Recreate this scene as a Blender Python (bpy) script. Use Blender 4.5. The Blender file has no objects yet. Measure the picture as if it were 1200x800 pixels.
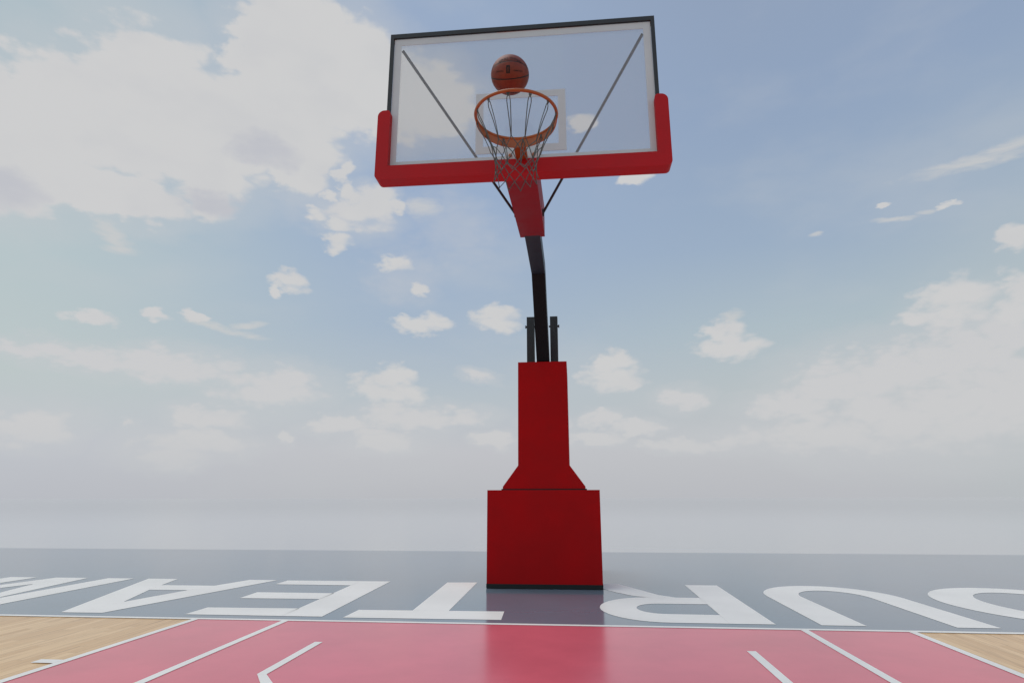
import bpy, bmesh, math
from mathutils import Vector, Matrix
D = bpy.data
S = bpy.context.scene
C = S.collection
PI = math.pi

# ---------------------------------------------------------------- camera
CAM = Vector((0.30713, -4.85607, 0.89824))
yaw, pitch, roll, FPX = 0.0968695, 0.2474034, -0.00139602, 722.534
fwd = Vector((-math.sin(yaw)*math.cos(pitch), math.cos(yaw)*math.cos(pitch), math.sin(pitch)))
rgt = Vector((math.cos(yaw), math.sin(yaw), 0)); up = rgt.cross(fwd)
r2 = rgt*math.cos(roll)+up*math.sin(roll); u2 = up*math.cos(roll)-rgt*math.sin(roll)
cd = D.cameras.new('camera'); cam = D.objects.new('camera', cd); C.objects.link(cam)
m = Matrix((r2, u2, -fwd)).transposed().to_4x4(); m.translation = CAM
cam.matrix_world = m
cd.sensor_width = 36; cd.lens = FPX*36/1200; cd.clip_start = .05; cd.clip_end = 20000
S.camera = cam

# ---------------------------------------------------------------- helpers for nodes
def lin(r, g, b):
    f = lambda v: (v/255/12.92) if v/255 <= .04045 else ((v/255+.055)/1.055)**2.4
    return (f(r), f(g), f(b), 1)

class NT:
    def __init__(s, tree): s.t = tree; s.n = tree.nodes; s.l = tree.links
    def put(s, inp, v):
        if hasattr(v, 'is_output'): s.l.new(v, inp)
        elif v is not None: inp.default_value = v
    def math(s, op, a, b=None, c=None, clamp=False):
        n = s.n.new('ShaderNodeMath'); n.operation = op; n.use_clamp = clamp
        s.put(n.inputs[0], a); s.put(n.inputs[1], b); s.put(n.inputs[2], c)
        return n.outputs[0]
    def vmath(s, op, a, b=None):
        n = s.n.new('ShaderNodeVectorMath'); n.operation = op
        s.put(n.inputs[0], a); s.put(n.inputs[1], b)
        return n.outputs['Value'] if op in ('DOT_PRODUCT', 'LENGTH') else n.outputs[0]
    def noise(s, vec, scale, detail=4, rough=.5, dist=0):
        n = s.n.new('ShaderNodeTexNoise'); s.put(n.inputs['Vector'], vec)
        n.inputs['Scale'].default_value = scale; n.inputs['Detail'].default_value = detail
        n.inputs['Roughness'].default_value = rough; n.inputs['Distortion'].default_value = dist
        return n.outputs['Fac']
    def sstep(s, v, a, b, lo=0., hi=1.):
        n = s.n.new('ShaderNodeMapRange'); n.interpolation_type = 'SMOOTHSTEP'
        s.put(n.inputs[0], v); n.inputs[1].default_value = a; n.inputs[2].default_value = b
        n.inputs[3].default_value = lo; n.inputs[4].default_value = hi
        return n.outputs[0]
    def mix(s, f, a, b, blend='MIX'):
        n = s.n.new('ShaderNodeMix'); n.data_type = 'RGBA'; n.blend_type = blend
        s.put(n.inputs[0], f); s.put(n.inputs[6], a); s.put(n.inputs[7], b)
        return n.outputs[2]
    def ramp(s, v, stops):
        n = s.n.new('ShaderNodeValToRGB'); s.put(n.inputs[0], v)
        e = n.color_ramp.elements
        while len(e) < len(stops): e.new(.5)
        for i, (p, c) in enumerate(stops): e[i].position = p; e[i].color = c
        return n.outputs[0]

# ---------------------------------------------------------------- sky
SUN_AZ, SUN_EL = math.radians(-75), math.radians(68)
SUN_STRENGTH, SUN_ANGLE = 1.25, math.radians(40)
SKY_GAIN = 1.0
CLOUD = lin(207, 207, 207)
W = D.worlds.new('World'); S.world = W; W.use_nodes = True
k = NT(W.node_tree); k.n.clear()
out = k.n.new('ShaderNodeOutputWorld'); bg = k.n.new('ShaderNodeBackground'); k.l.new(bg.outputs[0], out.inputs[0])
bg.inputs[1].default_value = 0.1
sky = k.n.new('ShaderNodeTexSky'); sky.sky_type = 'NISHITA'; sky.sun_disc = False
sky.sun_elevation = SUN_EL; sky.sun_rotation = SUN_AZ
sky.dust_density = 3.0
tc = k.n.new('ShaderNodeTexCoord'); d = tc.outputs['Generated']
sx = k.n.new('ShaderNodeSeparateXYZ'); k.l.new(d, sx.inputs[0])
az = k.math('MULTIPLY', k.math('ARCTAN2', sx.outputs[0], sx.outputs[1]), 180/PI)
el = k.math('MULTIPLY', k.math('ARCSINE', sx.outputs[2]), 180/PI)
eln = k.math('DIVIDE', k.math('MAXIMUM', el, 0), 90)
R_ = [(0, lin(188,190,195)), (.045, lin(193,195,199)), (.10, lin(186,194,197)), (.16, lin(175,190,198)), (.24, lin(156,175,197)),
      (.36, lin(146,165,192)), (.50, lin(145,161,186)), (1, lin(126,142,172))]
M_ = [(0, lin(188,190,195)), (.045, lin(194,195,200)), (.10, lin(183,193,200)), (.17, lin(166,183,201)), (.27, lin(156,176,203)),
      (.40, lin(152,171,200)), (.52, lin(152,171,197)), (1, lin(126,142,172))]
L_ = [(0, lin(188,191,198)), (.045, lin(192,196,203)), (.10, lin(190,200,200)), (.2, lin(183,198,201)), (.32, lin(169,188,197)),
      (.42, lin(168,187,196)), (.52, lin(160,180,192)), (1, lin(126,142,172))]
cl_ = k.mix(k.sstep(az, -50, -14), k.ramp(eln, L_), k.ramp(eln, M_))
base = k.mix(k.sstep(az, -12, 20), cl_, k.ramp(eln, R_))
base = k.mix(k.math('MULTIPLY', k.sstep(az, 22, 44, 0, .65), k.sstep(el, 36, 10)), base, lin(184, 194, 194))
# faint large-scale mottling of the blue
w0 = k.noise(k.vmath('MULTIPLY', d, (1, 1, 2.4)), 3.2, 5, .55)
base = k.mix(k.sstep(w0, .45, .75, 0, .28), base, lin(196, 200, 203))
# clouds: (azimuth, elevation, half width, half height) in degrees
[(-3.72, 0.67), (-3.98, 1.41), (-3.57, 1.42), (0.76, 2.22), (0.6, 2.21), (0.85, 1.34), (1.05, 1.34), (-4.73, 0.49), (-5.03, 0.8), (-5.27, 1.04)]
HARD = [(-45.7, 26.7, 5.8, 5.8), (-39.7, 29.8, 6.8, 6.4), (-38.9, 31.2, 6.4, 5.2), (-34.1, 29.3, 6.2, 5.8), (-28.6, 32.5, 6.9, 6.2), (-27.7, 38.5, 6.0, 3.8), (-22.4, 36.2, 5.9, 5.2), (-18.5, 35.2, 6.0, 4.0), (-14.1, 35.1, 5.1, 3.4), (-26.9, 28.3, 3.7, 2.8), (-33.5, 24.3, 2.3, 1.8), (-41.7, 23.1, 7.4, 2.1), (-48.3, 23.3, 5.3, 4.0), (-31.4, 36.5, 3.0, 3.1), (-18.4, 26.3, 1.5, 1.3), (-22.3, 28.3, .9, 1.1), (-20.6, 25.2, 2.0, 1.3), (-22.7, 23.9, 1.4, .9), (-22.6, 22.2, 1.5, .9), (-21.6, 26.8, 1.0, .9), (-16.6, 26.0, 1.2, .6), (-24.6, 24.6, 1.2, .6), (-23.6, 26.4, .8, .5), (-26.3, 18.5, 1.6, 1.1), (-26.9, 17.4, 0.7, 0.7), (-17.2, 21.0, 1.9, 1.0), (-14.4, 18.9, 1.1, 0.7), (-14.4, 15.6, 3.7, 1.0), (-13.1, 16.3, 1.8, 1.1), (-16.1, 15.7, 1.6, 0.8), (-6.8, 16.3, 2.6, 1.5), (14.4, 12.7, 3.9, 1.4), (14.3, 13.9, 2.3, 1.4), (4.0, 11.1, 3.4, 1.6), (4.5, 12.0, 1.7, 1.2), (7.0, 28.2, 1.7, 0.7), (1.8, 33.7, 1.4, 0.9), (31.7, 21.6, 0.9, 0.3), (27.5, 22.7, 0.6, 0.3), (35.7, 18.4, 1.4, 1.2), (31.2, 14.3, 2.9, 2.2), (29.1, 13.6, 2.2, 1.0), (35.1, 14.2, 1.6, 2.4), (-17.0, 9.6, 3.8, 1.5), (-16.5, 10.6, 2.7, 1.4), (-41.1, 13.6, 2.0, 0.6), (-36.7, 14.5, 1.0, 0.8), (-33.7, 14.6, 1.1, 0.5)]
SOFT = [(-20.9, 24.9, 3.2, 1.9), (-19.2, 26.6, 2.0, 1.3), (-44.1, 10.6, 2.6, 0.8), (-39.8, 10.4, 5.0, 0.9), (-34.4, 10.4, 5.6, 1.4), (-27.0, 9.2, 4.6, 2.0), (-32.0, 6.4, 2.9, 1.0), (-43.3, 5.2, 2.8, 1.6), (-34.2, 3.4, 3.6, 1.1), (-32.4, 4.3, 4.4, 1.1), (-15.0, 7.0, 4.6, 1.4), (-17.2, 4.9, 3.2, 1.1), (-9.9, 7.1, 2.4, 0.9), (-37.4, 5.7, 0.6, 0.5), (-25.2, 4.9, 0.7, 0.7), (-7.1, 5.0, 1.7, 0.6), (2.7, 7.0, 2.0, 0.7), (5.7, 6.2, 2.4, 0.7), (1.5, 5.3, 3.3, 0.8), (10.0, 8.6, 2.1, 1.0), (18.8, 7.5, 4.0, 1.4), (23.7, 8.9, 5.5, 2.7), (27.5, 9.9, 5.1, 2.6), (32.0, 10.6, 4.6, 3.4), (33.5, 7.3, 5.8, 3.6), (28.0, 5.9, 9.4, 2.9), (20.8, 4.9, 8.8, 1.4), (11.2, 4.5, 5.0, 0.7), (-2.4, 6.7, 2.4, 0.9), (-21.0, 6.1, 2.9, 0.9), (-8.8, 11.0, 1.6, 0.6)]
SHADE = [(-29.7, 29.0, 3.0, 1.4), (-47.5, 21.6, 2.2, 1.6), (-32.7, 24.1, 3.4, 0.8), (23.6, 7.5, 3.7, 0.7), (32.2, 8.7, 3.5, 0.9)]

v3 = k.n.new('ShaderNodeCombineXYZ'); k.l.new(az, v3.inputs[0]); k.l.new(el, v3.inputs[1])
dn = k.vmath('MULTIPLY', d, (1, 1, 1.9))
wn = k.n.new('ShaderNodeTexNoise'); k.l.new(dn, wn.inputs['Vector']); wn.inputs['Scale'].default_value = 16; wn.inputs['Detail'].default_value = 3
warp = k.vmath('MULTIPLY', k.vmath('SUBTRACT', wn.outputs['Color'], (.5, .5, .5)), (3.6, 2.2, 0))
wf = k.n.new('ShaderNodeTexNoise'); k.l.new(dn, wf.inputs['Vector']); wf.inputs['Scale'].default_value = 48; wf.inputs['Detail'].default_value = 3; wf.inputs['Roughness'].default_value = .6
warp = k.vmath('ADD', warp, k.vmath('MULTIPLY', k.vmath('SUBTRACT', wf.outputs['Color'], (.5, .5, .5)), (1.5, .9, 0)))
pos = k.vmath('ADD', v3.outputs[0], warp)
def field(blobs, p):
    cur = None
    for (a, e, ra, re) in blobs:
        q = k.vmath('MULTIPLY', k.vmath('SUBTRACT', p, (a, e, 0)), (1/max(ra, .4), 1/max(re, .3), 0))
        v = k.math('SUBTRACT', 1, k.vmath('DOT_PRODUCT', q, q))
        cur = v if cur is None else k.math('MAXIMUM', cur, v)
    return cur
n1 = k.noise(dn, 24, 6, .6); n2 = k.noise(dn, 9, 3, .55)
vo = k.n.new('ShaderNodeTexVoronoi'); vo2 = k.n.new('ShaderNodeTexVoronoi')
k.l.new(k.vmath('ADD', dn, k.vmath('MULTIPLY', k.vmath('SUBTRACT', wn.outputs['Color'], (.5, .5, .5)), (.03, .03, .03))), vo.inputs['Vector'])
k.l.new(vo.inputs['Vector'].links[0].from_socket, vo2.inputs['Vector']); vo.inputs['Scale'].default_value = 26; vo2.inputs['Scale'].default_value = 62
nn = k.math('ADD', k.math('MULTIPLY', k.math('SUBTRACT', n1, .5), 1.15), k.math('MULTIPLY', k.math('SUBTRACT', n2, .5), .9))
nn = k.math('ADD', nn, k.math('SUBTRACT', .47, k.math('ADD', k.math('MULTIPLY', vo.outputs['Distance'], .62), k.math('MULTIPLY', vo2.outputs['Distance'], .34))))
fbig = field([b for b in HARD if b[2] > 2.9 and b[3] > 1.9], pos); fsoft = field(SOFT, pos)
big = k.sstep(k.math('ADD', fbig, k.math('MULTIPLY', nn, .75)), -.08, .40)
sml = k.sstep(k.math('ADD', field([b for b in HARD if not (b[2] > 2.9 and b[3] > 1.9)], pos), k.math('MULTIPLY', nn, 1.15)), -.16, .8)
hard = k.math('MAXIMUM', big, sml)
soft = k.sstep(k.math('ADD', fsoft, k.math('MULTIPLY', nn, 1.4)), -.2, .85, 0, .95)
shade = k.sstep(k.math('ADD', field(SHADE, pos), k.math('MULTIPLY', nn, .8)), -.5, 1.2, 0, .5)
ccol = k.mix(shade, CLOUD, lin(178, 181, 194))
ccol = k.mix(k.sstep(n2, .42, .72, 0, .16), ccol, lin(184, 187, 194))
thin = k.sstep(k.math('ADD', field([(-11.5, 24.3, 4.6, 3.6), (-16, 20, 4, 3), (-24, 25, 5, 2)], pos), k.math('MULTIPLY', nn, 1.2)), -.6, 1.4, 0, .32)
base = k.mix(thin, base, lin(202, 202, 204))
halo = k.math('MAXIMUM', k.sstep(fbig, -1.6, .4, 0, .42), k.sstep(fsoft, -2.2, .6, 0, .45))
base = k.mix(halo, base, lin(198, 201, 204))
col = k.mix(soft, base, lin(205, 205, 206))
col = k.mix(hard, col, ccol)
# thin wisps: (azimuth, elevation, half length, half height, tilt)
n3 = k.noise(k.vmath('MULTIPLY', d, (1, 1, 3.4)), 26, 4, .62, .8)
pw = k.vmath('ADD', v3.outputs[0], k.vmath('MULTIPLY', warp, (.35, .35, 0)))
wcur = None
for (a, e, ra, re, tl) in [(34.0, 24.1, 4.4, .5, -3), (36.8, 24.5, 2.4, .45, 2), (28.4, 21.35, 1.5, .22, -8), (-40.6, 20.2, 1.6, .8, -25), (-39.9, 19.0, 1.5, .4, 0),
                      (-31.2, 13.9, 3.2, .32, -8), (-29.5, 14.4, 1.6, .3, 10), (22.4, 21.4, .6, .25, 0), 
                      (30.6, 21.4, .7, .22, 0), (15, 15.6, 1.0, .5, 15), (-14.5, 26.2, 1.8, .9, 0)]:
    c_, s_ = math.cos(math.radians(tl)), math.sin(math.radians(tl))
    q = k.vmath('SUBTRACT', pw, (a, e, 0))
    u_ = k.vmath('DOT_PRODUCT', q, (c_/ra, s_/ra, 0)); w_ = k.vmath('DOT_PRODUCT', q, (-s_/re, c_/re, 0))
    v = k.math('SUBTRACT', 1, k.math('ADD', k.math('MULTIPLY', u_, u_), k.math('MULTIPLY', w_, w_)))
    wcur = v if wcur is None else k.math('MAXIMUM', wcur, v)
wisp = k.sstep(k.math('ADD', wcur, k.math('MULTIPLY', k.math('SUBTRACT', n3, .55), 2.6)), -.7, 1.3, 0, .8)
col = k.mix(wisp, col, lin(204, 204, 203))
# low haze over the clouds near the horizon
col = k.mix(k.sstep(el, 0, 6.5, .92, 0), col, base)
sc = k.vmath('MULTIPLY', col, (10*SKY_GAIN,)*3)
# sky behind the camera brightened, an added fill for the front faces
bk = k.sstep(sx.outputs[1], .1, -.5, 1, 1.3)
sbk = k.n.new('ShaderNodeVectorMath'); sbk.operation = 'SCALE'; k.l.new(sc, sbk.inputs[0]); k.l.new(bk, sbk.inputs['Scale']); sc = sbk.outputs[0]
fin = k.mix(.96, sky.outputs[0], sc)
k.l.new(fin, bg.inputs[0])

# ---------------------------------------------------------------- sun
ld = D.lights.new('sun', 'SUN'); ld.energy = SUN_STRENGTH; ld.angle = SUN_ANGLE; ld.color = (1, .96, .9)
so = D.objects.new('sun', ld); C.objects.link(so); so.location = (-8, 6, 12)
sd = Vector((math.sin(SUN_AZ)*math.cos(SUN_EL), math.cos(SUN_AZ)*math.cos(SUN_EL), math.sin(SUN_EL)))
so.rotation_euler = sd.to_track_quat('Z', 'Y').to_euler()

S.view_settings.view_transform = 'Standard'; S.view_settings.look = 'None'
S.view_settings.gamma = 1; S.view_settings.exposure = 0.0
S.render.engine = 'CYCLES'
S.render.resolution_x = 1024; S.render.resolution_y = 682
S.cycles.max_bounces = 8; S.cycles.transparent_max_bounces = 12

# ---------------------------------------------------------------- materials
def material(name, color, rough=.5, spec=.5, metal=0, var=.0, vscale=6, bump=0, bscale=80, coat=0, detail=4):
    m = D.materials.new(name); m.use_nodes = True; t = NT(m.node_tree)
    p = t.n['Principled BSDF']
    tc = t.n.new('ShaderNodeTexCoord')
    c4 = color if len(color) == 4 else (*color, 1)
    f = t.noise(tc.outputs['Object'], vscale, detail, .6)
    if var:
        c = t.mix(t.sstep(f, .3, .7), tuple(v*(1-var) for v in c4[:3])+(1,), tuple(min(1, v*(1+var)) for v in c4[:3])+(1,))
        t.l.new(c, p.inputs['Base Color'])
    else: p.inputs['Base Color'].default_value = c4
    r = t.sstep(f, .25, .75, rough*.85, min(1, rough*1.15)); t.l.new(r, p.inputs['Roughness'])
    p.inputs['Specular IOR Level'].default_value = spec; p.inputs['Metallic'].default_value = metal
    p.inputs['Coat Weight'].default_value = coat
    if bump:
        b = t.n.new('ShaderNodeBump'); b.inputs['Strength'].default_value = bump; b.inputs['Distance'].default_value = .002
        t.l.new(t.noise(tc.outputs['Object'], bscale, 3, .6), b.inputs['Height']); t.l.new(b.outputs[0], p.inputs['Normal'])
    return m

M = {}
M['red_vinyl'] = material('red_vinyl', (.385, .0025, .004), .6, .12, var=.07, vscale=3, bump=.25, bscale=260)
M['red_pad'] = material('red_pad', (.44, .010, .015), .55, .2, var=.06, vscale=4, bump=.2, bscale=260)
M['black_paint_lit'] = material('black_paint_lit', (.024, .033, .046), .48, .4, var=.12, vscale=9, bump=.15, bscale=200)  # mast black lightened to blue-grey, floor light on the underside put into the colour
M['black_paint'] = material('black_paint', (.006, .007, .008), .5, .2, var=.2, vscale=9, bump=.15, bscale=200)
M['rubber'] = material('rubber', (.014, .016, .016), .75, .3, var=.25, vscale=14, bump=.4, bscale=120)
M['dark_steel'] = material('dark_steel', (.020, .022, .024), .5, .5, var=.2, vscale=12)
M['white_paint'] = material('white_paint', (.60, .645, .67), .5, .4, var=.03, vscale=5)
M['grey_plate'] = material('grey_plate', (.6, .6, .6), .45, .5, var=.05, vscale=12)
M['red_arm'] = material('red_arm', (.30, .008, .017), .55, .2, var=.06, vscale=4, bump=.2, bscale=260)
M['orange'] = material('orange', (.37, .10, .018), .38, .5, var=.10, vscale=20, bump=.15, bscale=150)
M['cord'] = material('cord', (.11, .13, .125), .85, .2, var=.3, vscale=60)
M['bracket'] = material('bracket', (.30, .085, .016), .45, .4, var=.12, vscale=20)
M['ink'] = material('ink', (.012, .010, .010), .6, .3)

# glass
g = D.materials.new('tempered_glass'); g.use_nodes = True; t = NT(g.node_tree); t.n.clear()
o_ = t.n.new('ShaderNodeOutputMaterial'); tr = t.n.new('ShaderNodeBsdfTransparent'); gl = t.n.new('ShaderNodeBsdfGlossy')
tr.inputs[0].default_value = (.925, .925, .925, 1); gl.inputs['Roughness'].default_value = .03; gl.inputs[0].default_value = (.9, .9, .9, 1)
fr = t.n.new('ShaderNodeFresnel'); fr.inputs[0].default_value = 1.33; mx = t.n.new('ShaderNodeMixShader')
tcg = t.n.new('ShaderNodeTexCoord')
t.l.new(t.math('MULTIPLY', fr.outputs[0], t.sstep(t.noise(tcg.outputs['Object'], 3, 3), .3, .7, .75, 1)), mx.inputs[0])
df = t.n.new('ShaderNodeBsdfDiffuse'); df.inputs[0].default_value = (.75, .78, .82, 1)
md = t.n.new('ShaderNodeMixShader'); md.inputs[0].default_value = .15
t.l.new(tr.outputs[0], md.inputs[1]); t.l.new(df.outputs[0], md.inputs[2])
t.l.new(md.outputs[0], mx.inputs[1]); t.l.new(gl.outputs[0], mx.inputs[2]); t.l.new(mx.outputs[0], o_.inputs[0])
M['glass'] = g

def floor_mat(name, color, rough, spec, var=.06, wood=False, ior=1.5, vs=1.2):
    m = D.materials.new(name); m.use_nodes = True; t = NT(m.node_tree); p = t.n['Principled BSDF']
    tc = t.n.new('ShaderNodeTexCoord'); P = tc.outputs['Object']
    f = t.noise(P, vs, 5, .6)
    c4 = (*color, 1)
    if wood:
        sp = t.n.new('ShaderNodeSeparateXYZ'); t.l.new(P, sp.inputs[0])
        PW = .057
        row = t.math('FLOOR', t.math('DIVIDE', sp.outputs[0], PW))
        wn = t.n.new('ShaderNodeTexWhiteNoise'); wn.noise_dimensions = '1D'; t.l.new(row, wn.inputs['W'])
        yy = t.math('DIVIDE', t.math('ADD', sp.outputs[1], t.math('MULTIPLY', wn.outputs['Value'], 7)), .95)
        brd = t.math('FLOOR', yy)
        cb = t.n.new('ShaderNodeCombineXYZ'); t.l.new(row, cb.inputs[0]); t.l.new(brd, cb.inputs[1])
        w2 = t.n.new('ShaderNodeTexWhiteNoise'); w2.noise_dimensions = '2D'; t.l.new(cb.outputs[0], w2.inputs['Vector'])
        ov = t.n.new('ShaderNodeVectorMath'); ov.operation = 'MULTIPLY_ADD'
        t.l.new(P, ov.inputs[0]); ov.inputs[1].default_value = (55, 1.6, 1)
        off = t.n.new('ShaderNodeCombineXYZ'); t.l.new(t.math('MULTIPLY', w2.outputs['Value'], 40), off.inputs[1]); t.l.new(off.outputs[0], ov.inputs[2])
        grain = t.noise(ov.outputs[0], 1.0, 6, .65, .6)
        a = t.mix(t.sstep(w2.outputs['Value'], 0, 1), (.74, .44, .195, 1), (.86, .55, .27, 1))
        a = t.mix(t.sstep(grain, .47, .72, 0, .7), a, (.36, .18, .07, 1))
        ex = t.math('ABSOLUTE', t.math('SUBTRACT', t.math('FRACT', t.math('DIVIDE', sp.outputs[0], PW)), .5))
        a = t.mix(t.sstep(ex, .478, .495, 0, .55), a, (.14, .07, .03, 1))
        ey = t.math('ABSOLUTE', t.math('SUBTRACT', t.math('FRACT', yy), .5))
        a = t.mix(t.sstep(ey, .4982, .4992, 0, .6), a, (.12, .06, .03, 1))
        t.l.new(a, p.inputs['Base Color'])
    else:
        c = t.mix(t.sstep(f, .3, .7), tuple(v*(1-var) for v in color)+(1,), tuple(min(1, v*(1+var)) for v in color)+(1,))
        t.l.new(c, p.inputs['Base Color'])
    f2 = t.noise(P, vs, 2, .5)
    t.l.new(t.sstep(f2, .3, .7, rough*.98, rough*1.02), p.inputs['Roughness'])
    p.inputs['Specular IOR Level'].default_value = spec
    p.inputs['IOR'].default_value = ior
    return m
M['wood'] = floor_mat('maple_boards', (.5, .3, .15), .26, .4, wood=True)
M['pink'] = floor_mat('key_paint', (.78, .145, .19), .21, .5, .07)
M['apron'] = floor_mat('apron_paint', (.175, .225, .28), .13, .5, .05, vs=.8)
M['line'] = floor_mat('floor_line_paint', (.90, .85, .79), .38, .3, .04)
M['ground'] = floor_mat('pale_floor', (.53, .525, .53), .12, .5, .02, vs=.03)

# ---------------------------------------------------------------- object helpers
def link(name, me, mat, parent=None, smooth=False):
    o = D.objects.new(name, me); C.objects.link(o)
    if mat: me.materials.append(mat)
    if parent: o.parent = parent
    if smooth:
        for p in me.polygons: p.use_smooth = True
    return o
def from_bm(name, bm, mat, parent=None, smooth=False, bevel=0, seg=2):
    if bevel:
        bmesh.ops.bevel(bm, geom=[e for e in bm.edges if len(e.link_faces) == 2 and e.calc_face_angle(0) > .5],
                        offset=bevel, segments=seg, affect='EDGES', profile=.6)
    bmesh.ops.recalc_face_normals(bm, faces=bm.faces)
    me = D.meshes.new(name); bm.to_mesh(me); bm.free()
    return link(name, me, mat, parent, smooth)
def box(bm, x0, x1, y0, y1, z0, z1):
    vs = [bm.verts.new((x, y, z)) for z in (z0, z1) for x, y in ((x0,y0),(x1,y0),(x1,y1),(x0,y1))]
    for q in ((0,1,2,3), (7,6,5,4), (0,4,5,1), (1,5,6,2), (2,6,7,3), (3,7,4,0)):
        bm.faces.new([vs[i] for i in q])
def prism(bm, pts, axis, a, b):
    """closed polygon pts in the plane across `axis`, extruded from a to b"""
    def P(p, t):
        return {'x': (t, p[0], p[1]), 'y': (p[0], t, p[1]), 'z': (p[0], p[1], t)}[axis]
    A = [bm.verts.new(P(p, a)) for p in pts]; B = [bm.verts.new(P(p, b)) for p in pts]
    bm.faces.new(A); bm.faces.new(B[::-1]); n = len(pts)
    for i in range(n): bm.faces.new((A[i], A[(i+1)%n], B[(i+1)%n], B[i]))
def tube(bm, path, r, n=8, closed=False, cap=True):
    path = [Vector(p) for p in path]; L = len(path); rings = []
    prev = None
    for i, p in enumerate(path):
        if closed: t_ = path[(i+1) % L]-path[i-1]
        else: t_ = path[min(i+1, L-1)]-path[max(i-1, 0)]
        t_.normalize()
        if prev is None:
            a = Vector((0, 0, 1)) if abs(t_.z) < .9 else Vector((1, 0, 0))
            nrm = t_.cross(a).normalized()
        else: nrm = (prev-t_*prev.dot(t_)).normalized()
        prev = nrm; b = t_.cross(nrm)
        rr = r[i] if isinstance(r, (list, tuple)) else r
        rings.append([bm.verts.new(p+nrm*rr*math.cos(2*PI*j/n)+b*rr*math.sin(2*PI*j/n)) for j in range(n)])
    for i in range(L if closed else L-1):
        A, B = rings[i], rings[(i+1) % L]
        for j in range(n): bm.faces.new((A[j], A[(j+1)%n], B[(j+1)%n], B[j]))
    if cap and not closed:
        bm.faces.new(rings[0][::-1]); bm.faces.new(rings[-1])
def sheet(name, polys, z, mat, holes=None, parent=None):
    """flat painted sheet made of simple quads/polygons on the floor"""
    bm = bmesh.new()
    for pl in polys: bm.faces.new([bm.verts.new((x, y, z)) for x, y in pl])
    for f in bm.faces:
        f.normal_update()
        if f.normal.z < 0: f.normal_flip()
    me = D.meshes.new(name); bm.to_mesh(me); bm.free()
    return link(name, me, mat, parent)
def struct(o): o['kind'] = 'structure'; return o

# ---------------------------------------------------------------- the setting
def rect(x0, x1, y0, y1): return [(x0, y0), (x1, y0), (x1, y1), (x0, y1)]
K = 2.585
struct(sheet('ground', [rect(-900, 900, -900, 900)], -.004, M['ground']))
struct(sheet('court_apron', [rect(-24, 24, -30, 6.22)], 0, M['apron']))
struct(sheet('court_floor', [rect(-7.62, 7.62, -28.6, -.04)], .002, M['wood']))
struct(sheet('court_key', [rect(-K, K, -5.8, -.04)], .004, M['pink']))
lw = .052
LP = [rect(-7.67, 7.67, -.052, 0), rect(-7.67, -7.62, -28.6, -.0525), rect(7.62, 7.67, -28.6, -.0525)]
for s in (-1, 1):
    a, b = sorted((s*(K-lw/2), s*(K+lw/2))); LP.append(rect(a, b, -5.8, -.0525))
    a, b = sorted((s*(1.874-lw/2), s*(1.874+lw/2))); LP.append(rect(a, b, -5.8, -.0525))
    a, b = sorted((s*(1.34-lw/2), s*(1.34+lw/2))); LP.append(rect(a, b, -1.45, -.705))
    a, b = sorted((s*(K+.027), s*(K+.165))); LP.append(rect(a, b, -1.345, -1.27))
    for yy in (-2.15, -3.0):
        LP.append(rect(a, b, yy-.06, yy))
LP.append(rect(-K-.026, K+.026, -5.852, -5.8005))
arc = [(-1.34, -1.4505), (-1.20, -1.66), (-.98, -1.92), (-.68, -2.20), (-.35, -2.39), (0, -2.46)]
arc = arc+[(-x, y) for x, y in arc[-2::-1]]
def off(path, w):
    o = []
    for i, (x, y) in enumerate(path):
        a = path[max(i-1, 0)]; b = path[min(i+1, len(path)-1)]
        dx, dy = b[0]-a[0], b[1]-a[1]; L = math.hypot(dx, dy)
        o.append((x-dy/L*w, y+dx/L*w))
    return o
A_, B_ = off(arc, lw/2+.004), off(arc, -lw/2-.004)
A_[0] = (-1.34+lw/2, -1.4505); B_[0] = (-1.34-lw/2, -1.4505); A_[-1] = (1.34-lw/2, -1.4505); B_[-1] = (1.34+lw/2, -1.4505)
for i in range(len(arc)-1): LP.append([A_[i], B_[i], B_[i+1], A_[i+1]])
struct(sheet('court_lines', LP, .006, M['line']))

# the lettering on the apron reads OUR TEAM from behind the hoop
def ell(cx, cy, rx, ry, a0, a1, n=20):
    return [(cx+rx*math.cos(math.radians(a0+(a1-a0)*i/n)), cy+ry*math.sin(math.radians(a0+(a1-a0)*i/n))) for i in range(n+1)]
def strip(outer, inner): return [[outer[i], outer[i+1], inner[i+1], inner[i]] for i in range(len(outer)-1)]
T0, T1 = .155, 2.235
LET = []
# T
LET += [[(-1.495,T0-.02),(-.265,T0-.005),(-.28,.505),(-1.485,.475)], [(-1.035,.487),(-.735,.495),(-.765,T1),(-1.09,T1-.03)]]
# E
LET += [[(-2.0,.155),(-1.67,.155),(-1.735,T1),(-2.075,T1)], [(-2.8,.155),(-1.9995,.155),(-2.004,.495),(-2.8,.475)],
        [(-2.79,.97),(-2.0265,.985),(-2.032,1.34),(-2.81,1.34)], [(-2.9,1.90),(-2.0595,1.89),(-2.0745,T1),(-2.91,T1-.02)]]
# A
LET += [[(-3.86,.15),(-3.70,.15),(-3.715,.68),(-3.98,1.40),(-4.08,1.74),(-4.22,T1),(-4.58,T1)],
        [(-3.6995,.15),(-3.505,.155),(-3.03,T1),(-3.36,T1),(-3.49,1.74),(-3.575,1.41),(-3.7145,.68)],
        [(-3.9795,1.4005),(-3.5755,1.4105),(-3.4905,1.739),(-4.0795,1.739)]]
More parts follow.
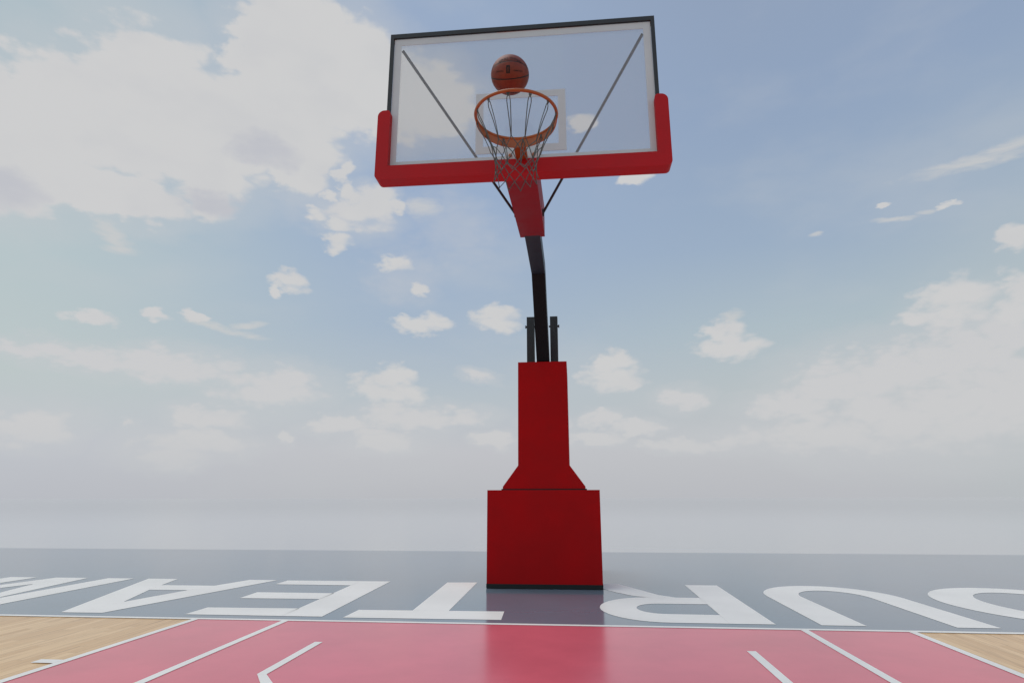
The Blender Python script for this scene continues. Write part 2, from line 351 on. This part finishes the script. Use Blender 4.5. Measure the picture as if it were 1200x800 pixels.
# M
LET += [[(-5.01,T0),(-4.69,T0),(-4.755,T1),(-5.075,T1)], [(-6.27,T0),(-5.95,T0),(-5.96,T1),(-6.30,T1)],
        [(-5.0105,T0),(-5.025,.62),(-5.325,T1),(-5.52,T1),(-5.52,1.70)], [(-5.9495,T0),(-5.5205,1.70),(-5.5205,T1),(-5.72,T1),(-5.952,.62)]]
# R
LET += [[(1.42,T0),(1.745,T0),(1.775,T1-.02),(1.445,T1-.01)]]
ro = [(1.4195,T0)]+ell(1.0, .755, .50, .60, 270, 90, 20)+[(1.4375,1.355)]
ri = [(1.4230,.50)]+ell(1.02, .755, .215, .245, 270, 90, 20)+[(1.4310,1.005)]
LET += strip(ro, ri)
LET += [[(.95,1.3555),(1.22,1.3555),(1.08,1.50),(.76,2.225),(.38,2.225),(.70,1.62),(.84,1.42)]]
# U
uo = [(2.065,T0)]+ell(2.68, 1.50, .60, .76, 180, 0, 24)+[(3.28,T0)]
ui = [(2.375,T0)]+ell(2.69, 1.48, .305, .44, 180, 0, 24)+[(2.985,T0)]
LET += strip(uo, ui)
# O
LET += strip(ell(4.32, 1.19, .82, 1.07, 0, 360, 64), ell(4.32, 1.19, .45, .74, 0, 360, 64))
struct(sheet('apron_lettering', LET, .0015, M['line']))

# ---------------------------------------------------------------- the hoop
hoop = D.objects.new('basketball_hoop', None); C.objects.link(hoop); hoop.location = (0, 1.8, 0)
hoop['label'] = 'tall red padded basketball hoop with glass backboard standing on the grey apron'
hoop['category'] = 'basketball hoop'
HO = Vector((0, 1.8, 0))
def part(name, bm, mat, parent=None, **kw):
    par = parent or hoop
    o = from_bm(name, bm, mat, par, **kw)
    if par is hoop: o.location = -HO
    return o
BX, BY = -.014, 1.79
bm = bmesh.new(); box(bm, BX-.589, BX+.589, BY, BY+1.75, .046, .973)
base = part('base', bm, M['red_vinyl'], bevel=.006)
bm = bmesh.new(); box(bm, BX-.592, BX+.592, BY-.003, BY+1.753, .004, .0455)
part('base_trim', bm, M['rubber'], base, bevel=.003)
# padded tower: flared skirt below, straight sleeve above
bm = bmesh.new(); TX = -.006; TY = BY+.03
prism(bm, [(TX-.436,.975),(TX+.436,.975),(TX+.436,1.008),(TX+.272,1.232),(TX+.269,2.352),(TX-.269,2.352),(TX-.272,1.228),(TX-.436,1.008)], 'y', TY, TY+.92)
tower = part('tower_padding', bm, M['red_vinyl'], bevel=.005)
bm = bmesh.new(); box(bm, TX-.45, TX+.45, TY-.004, TY+.935, .9735, .9855)  # dark strip standing in for the recess shade under the flare
part('recess_shade', bm, M['rubber'], tower)
# mast: rises at a slant out of the tower, bends and runs forward
bm = bmesh.new()
prism(bm, [(1.0905,3.111),(1.865,2.325),(2.10,2.05),(2.33,2.05),(2.31,2.24),(1.2105,3.262)], 'x', -.068, .068)
mast = part('mast', bm, M['black_paint'], bevel=.004)
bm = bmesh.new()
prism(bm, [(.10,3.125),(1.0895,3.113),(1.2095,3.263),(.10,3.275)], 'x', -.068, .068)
part('boom', bm, M['black_paint_lit'], bevel=.004)
for s in (-1, 1):
    bm = bmesh.new(); cx = -.008+s*.1335
    box(bm, cx-.043, cx+.043, 1.955, 2.06, 2.20, 2.912)
    upr = part('upright', bm, M['dark_steel'], bevel=.005)
    bm = bmesh.new(); x0, x1 = sorted((-.008+s*.076, -.008+s*.196))
    tube(bm, [(x0, 2.0, 2.805), (x1, 2.0, 2.805)], .011, 12)
    tube(bm, [(x1-.012 if s > 0 else x0, 2.0, 2.805), (x1 if s > 0 else x0+.012, 2.0, 2.805)], .019, 6)
    part('bolt', bm, M['dark_steel'], upr)
# padded arm
bm = bmesh.new()
prism(bm, [(-1.085,3.0),(.2,3.128),(.2,3.42),(-.75,3.30),(-1.085,3.105)], 'x', -.108, .108)
part('arm_padding', bm, M['red_arm'], bevel=.008)
# long rods from the arm to the top corners of the board
for s in (-1, 1):
    bm = bmesh.new(); tube(bm, [(.01+s*.852, -1.15, 4.02), (.0+s*.115, -.22, 3.155)], .0105, 10)
    tube(bm, [(.0+s*.106, -.22, 3.155), (.0+s*.122, -.22, 3.155)], .03, 10)
    part('brace_rod', bm, M['dark_steel'], smooth=False)
# backboard
FX = .011
bb = D.objects.new('backboard', None); C.objects.link(bb); bb.parent = hoop; bb.location = -HO
gy = -1.192
bm = bmesh.new(); box(bm, FX-.903, FX+.903, gy+.002, gy+.014, 3.0, 4.082)
glass = part('glass_panel', bm, M['glass'], bb)
def ringframe(bm, xo, zo0, zo1, xi, zi0, zi1, y0, y1):
    o = [(FX-xo,zo0),(FX+xo,zo0),(FX+xo,zo1),(FX-xo,zo1)]; i = [(FX-xi,zi0),(FX+xi,zi0),(FX+xi,zi1),(FX-xi,zi1)]
    V = [[bm.verts.new((x, y, z)) for x, z in q] for y in (y0, y1) for q in (o, i)]
    for j in range(4):
        n = (j+1) % 4
        bm.faces.new((V[0][j], V[0][n], V[1][n], V[1][j])); bm.faces.new((V[2][n], V[2][j], V[3][j], V[3][n]))
        bm.faces.new((V[0][n], V[0][j], V[2][j], V[2][n])); bm.faces.new((V[1][j], V[1][n], V[3][n], V[3][j]))
bm = bmesh.new(); ringframe(bm, .900, 3.02, 4.077, .850, 3.102, 4.026, gy-.001, gy+.0015)
part('border_stripe', bm, M['white_paint'], glass)
bm = bmesh.new(); ringframe(bm, .3055, 3.126, 3.590, .2545, 3.180, 3.541, gy-.001, gy+.0015)
part('target_square', bm, M['white_paint'], glass)
bm = bmesh.new(); ringframe(bm, .9285, 2.985, 4.116, .9035, 3.0, 4.0825, gy-.012, gy+.052)
part('frame', bm, M['dark_steel'], bb, bevel=.006)
# U-shaped edge padding
def rnd(cx, cz, r, a0, a1, n=8): return [(cx+r*math.cos(math.radians(a0+(a1-a0)*i/n)), cz+r*math.sin(math.radians(a0+(a1-a0)*i/n))) for i in range(n+1)]
xo, xi, zb, zi, zt = .976, .890, 2.948, 3.048, 3.470
pts = []
pts += rnd(FX-xo+.035, zb+.035, .035, 180, 270)
pts += rnd(FX+xo-.035, zb+.035, .035, 270, 360)
pts += rnd(FX+xo-.045, zt-.045, .045, 0, 90)+rnd(FX+xi+.022, zt-.022, .022, 90, 180)
pts += [(FX+xi, zi), (FX-xi, zi)]
pts += rnd(FX-xi-.022, zt-.022, .022, 0, 90)+rnd(FX-xo+.045, zt-.045, .045, 90, 180)
bm = bmesh.new(); prism(bm, pts, 'y', -1.245, -1.135)
part('edge_padding', bm, M['red_pad'], bb, bevel=.007, seg=3)
# rim
RX, RY, RZ, RR = .022, -1.654, 3.087, .2395
rim = D.objects.new('rim', None); C.objects.link(rim); rim.parent = hoop; rim.location = -HO
bm = bmesh.new(); tube(bm, [(RX+RR*math.cos(2*PI*i/96), RY+RR*math.sin(2*PI*i/96), RZ) for i in range(96)], .0095, 14, closed=True)
part('ring', bm, M['orange'], rim, smooth=True)
bm = bmesh.new(); N = 60; rows = []
for i in range(N+1):
    th = math.radians(90-88+176*i/N); h = .008+.052*max(0, math.sin(th))**.55
    rows.append([bm.verts.new((RX+rr*math.cos(th), RY+rr*math.sin(th), z)) for rr, z in ((RR-.003, RZ-.004), (RR-.003, RZ-.004-h), (RR+.003, RZ-.004-h), (RR+.003, RZ-.004))])
for i in range(N):
    for j in range(4): bm.faces.new((rows[i][j], rows[i][(j+1)%4], rows[i+1][(j+1)%4], rows[i+1][j]))
bm.faces.new(rows[0]); bm.faces.new(rows[-1][::-1])
part('flange', bm, M['orange'], rim)
bm = bmesh.new()
prism(bm, [(RY+RR+.002, 3.030), (gy-.026, 3.046), (gy-.026, 3.082), (RY+RR+.002, 3.082)], 'x', RX-.037, RX+.037)
part('neck_bracket', bm, M['bracket'], rim, bevel=.003)
bm = bmesh.new(); box(bm, RX-.115, RX+.115, gy-.025, gy-.0015, 3.050, 3.118)
pl = part('mounting_plate', bm, M['grey_plate'], rim, bevel=.003)
for s in (-1, 1):
    bm = bmesh.new(); tube(bm, [(RX+s*.078, gy-.0255, 3.088), (RX+s*.078, gy-.034, 3.088)], .012, 6)
    part('bolt', bm, M['orange'], pl)
# net hung from twelve hooks
bm = bmesh.new(); PH = math.radians(-5.5)
def np_(kk, z, r): a = -PI/2+PH+2*PI*kk/12; return Vector((RX+r*math.cos(a), RY+r*math.sin(a), z))
def cord(P, Q, sag=0.004, r=.0026):
    mid = (P+Q)/2; c = Vector((RX, RY, mid.z)); mid += (c-mid).normalized()*sag
    tube(bm, [P, (P*.56+mid*.88+Q*.0)/1.44 if False else P.lerp(Q, .25)+(mid-(P+Q)/2)*.75, mid, P.lerp(Q, .75)+(mid-(P+Q)/2)*.75, Q], r, 6)
LV = [(3.052, .236), (2.862, .153), (2.818, .134), (2.770, .122), (2.722, .119), (2.672, .129)]
import random; random.seed(4)
for i in range(12):
    h = np_(i, 3.074, .236)
    w = .055
    for s in (-1, 1):
        k1 = np_(i+s*w*1.2, 3.052, .233)
        tube(bm, [np_(i-s*.05, 3.083, .238), np_(i, 3.064, .234), k1, np_(i+s*.085, 3.030, .226)], .0027, 6)
        cord(np_(i+s*.085, 3.030, .226), np_(i+s*.012, LV[1][0], LV[1][1]), .006)
    hk = [np_(i-.055, 3.090, .240), np_(i-.05, 3.066, .238), np_(i, 3.058, .237), np_(i+.05, 3.066, .238), np_(i+.055, 3.090, .240)]
    tube(bm, hk, .0024, 6)
    j = lambda: Vector((random.uniform(-.004, .004), random.uniform(-.004, .004), random.uniform(-.006, .006)))
NODE = {}
for lv in range(1, 6):
    for i in range(12):
        hf = .5 if lv % 2 == 0 else 0
        NODE[lv, i] = np_(i+hf, *LV[lv])+(Vector((random.uniform(-.004,.004), random.uniform(-.004,.004), random.uniform(-.007,.007))) if lv > 1 else Vector())
for lv in range(1, 5):
    for i in range(12):
        a = NODE[lv, i]
        nb = (i, (i-1) % 12) if lv % 2 == 1 else (i, (i+1) % 12)
        for q in nb: cord(a, NODE[lv+1, q], .001)
for (lv, i), p in NODE.items():
    bmesh.ops.create_icosphere(bm, subdivisions=1, radius=.0042 if lv < 5 else .0046, matrix=Matrix.Translation(p))
net = part('net', bm, M['cord'], rim, smooth=True)

# ---------------------------------------------------------------- the ball
BC = Vector((-.027, -1.523, 3.47)); BR = .1195
vd = (CAM-BC).normalized(); br_ = Vector((0, 0, 1)).cross(vd).normalized(); bu = vd.cross(br_)
def S3(x, y):
    z = math.sqrt(max(0, 1-x*x-y*y)); return (br_*x+bu*y+vd*z).normalized()
def plane(a, b, c):
    n = (b-a).cross(c-a).normalized(); return n, n.dot(a)
PL = [plane(S3(-.965, -.14), S3(0, -.185), S3(.985, .03)), plane(S3(-.90, .33), S3(0, .665), S3(.86, .40)),
      plane(S3(-.45, -.80), S3(0, -.86), S3(.5, -.80)), ((br_*.12+bu*.1+vd).normalized(), -.28)]
bmx = D.materials.new('ball_leather'); bmx.use_nodes = True; t = NT(bmx.node_tree); p = t.n['Principled BSDF']
tcn = t.n.new('ShaderNodeTexCoord'); P = t.vmath('NORMALIZE', tcn.outputs['Object'])
seam = None
for n, dd in PL:
    dist = t.math('ABSOLUTE', t.math('SUBTRACT', t.vmath('DOT_PRODUCT', P, tuple(n)), dd))
    seam = dist if seam is None else t.math('MINIMUM', seam, dist)
sm = t.sstep(seam, .022, .034, 1, 0)
vor = t.n.new('ShaderNodeTexVoronoi'); t.l.new(P, vor.inputs['Vector']); vor.inputs['Scale'].default_value = 42
bc = t.mix(t.sstep(t.noise(P, 5, 5, .6), .3, .7), (.165, .027, .011, 1), (.22, .038, .015, 1))
t.l.new(t.mix(sm, bc, (.010, .009, .009, 1)), p.inputs['Base Color'])
p.inputs['Roughness'].default_value = .5; p.inputs['Specular IOR Level'].default_value = .4
hgt = t.math('ADD', t.math('MULTIPLY', sm, -1.4), t.math('MULTIPLY', t.sstep(vor.outputs['Distance'], 0, .5, 1, 0), .25))
b = t.n.new('ShaderNodeBump'); b.inputs['Strength'].default_value = .6; b.inputs['Distance'].default_value = .003
t.l.new(hgt, b.inputs['Height']); t.l.new(b.outputs[0], p.inputs['Normal'])
bm = bmesh.new(); bmesh.ops.create_uvsphere(bm, u_segments=96, v_segments=64, radius=BR)
ball = from_bm('basketball', bm, bmx, None, smooth=True); ball.location = BC
ball['label'] = 'orange brown basketball with black seams dropping through the air just above the hoop rim'
ball['category'] = 'basketball'
def wrap(co, lift=.0012):   # (x right, y up) on the ball as seen from the court, in units of arc (radians)
    e = bu*math.sin(co[1])+vd*math.cos(co[1])
    v = e*math.cos(co[0])+br_*math.sin(co[0])
    return v*(BR+lift)
def words(txt, size, cx, cy, name, arcr=None):
    cu = D.curves.new('tmp', 'FONT'); cu.body = txt; cu.size = size; cu.align_x = 'CENTER'; cu.align_y = 'CENTER'; cu.resolution_u = 2; cu.offset = size*.012
    o = D.objects.new('tmp', cu); C.objects.link(o)
    bpy.context.view_layer.update()
    dg = bpy.context.evaluated_depsgraph_get()
    me = D.meshes.new_from_object(o.evaluated_get(dg)); D.objects.remove(o)
    b2 = bmesh.new(); b2.from_mesh(me); bmesh.ops.triangulate(b2, faces=b2.faces)
    for v in b2.verts:
        x, y = v.co.x, v.co.y
        if arcr: y -= x*x*arcr
        v.co = wrap((x+cx, y+cy))
    for f in b2.faces: f.smooth = True
    m2 = D.meshes.new(name); b2.to_mesh(m2); b2.free()
    return link(name, m2, M['ink'], ball)
words('SPALDING', .27, .02, .90, 'lettering', .28)
words('OFFICIAL', .105, -.56, .20, 'lettering', 0)
words('GAME BALL', .105, .44, .22, 'lettering', 0)
# league emblem: a dark upright badge with a pale running player and ball cut through it
b2 = bmesh.new(); n_u, n_v = 28, 56
bw, bh, ecx, ecy = .19, .40, -.10, .285
def inside(x, y):   # badge with the player's silhouette left out, unit coords -1..1
    if abs(x) > .8 and abs(y) > .86 and (abs(x)-.8)**2/.04+(abs(y)-.86)**2/.0196 > 1: return False
    def cap(ax, ay, bx, by, r):
        dx, dy = bx-ax, (by-ay)*2; px, py = x-ax, (y-ay)*2
        tt = max(0, min(1, (px*dx+py*dy)/(dx*dx+dy*dy+1e-9)))
        return math.hypot(px-tt*dx, py-tt*dy) < r*.62
    fig = cap(.05,.66,.05,.67,.26) or cap(0,.42,-.05,-.05,.30) or cap(-.05,-.08,.35,-.38,.2) or cap(.35,-.38,.2,-.86,.15) or \
          cap(-.1,-.1,-.35,-.5,.2) or cap(-.35,-.5,-.5,-.9,.15) or cap(.1,.35,.6,.15,.13) or cap(-.15,.35,-.5,.05,.13) or cap(-.58,-.08,-.58,-.07,.2)
    return not fig
for i in range(n_u):
    for jj in range(n_v):
        x, y = -1+2*(i+.5)/n_u, -1+2*(jj+.5)/n_v
        if inside(x, y):
            q = [(-1+2*(i+a)/n_u, -1+2*(jj+c)/n_v) for a, c in ((0,0),(1,0),(1,1),(0,1))]
            b2.faces.new([b2.verts.new(wrap((ecx+a*bw/2, ecy+c*bh/2))) for a, c in q])
bmesh.ops.remove_doubles(b2, verts=b2.verts, dist=1e-5)
m2 = D.meshes.new('emblem'); b2.to_mesh(m2); b2.free(); link('emblem', m2, M['ink'], ball)
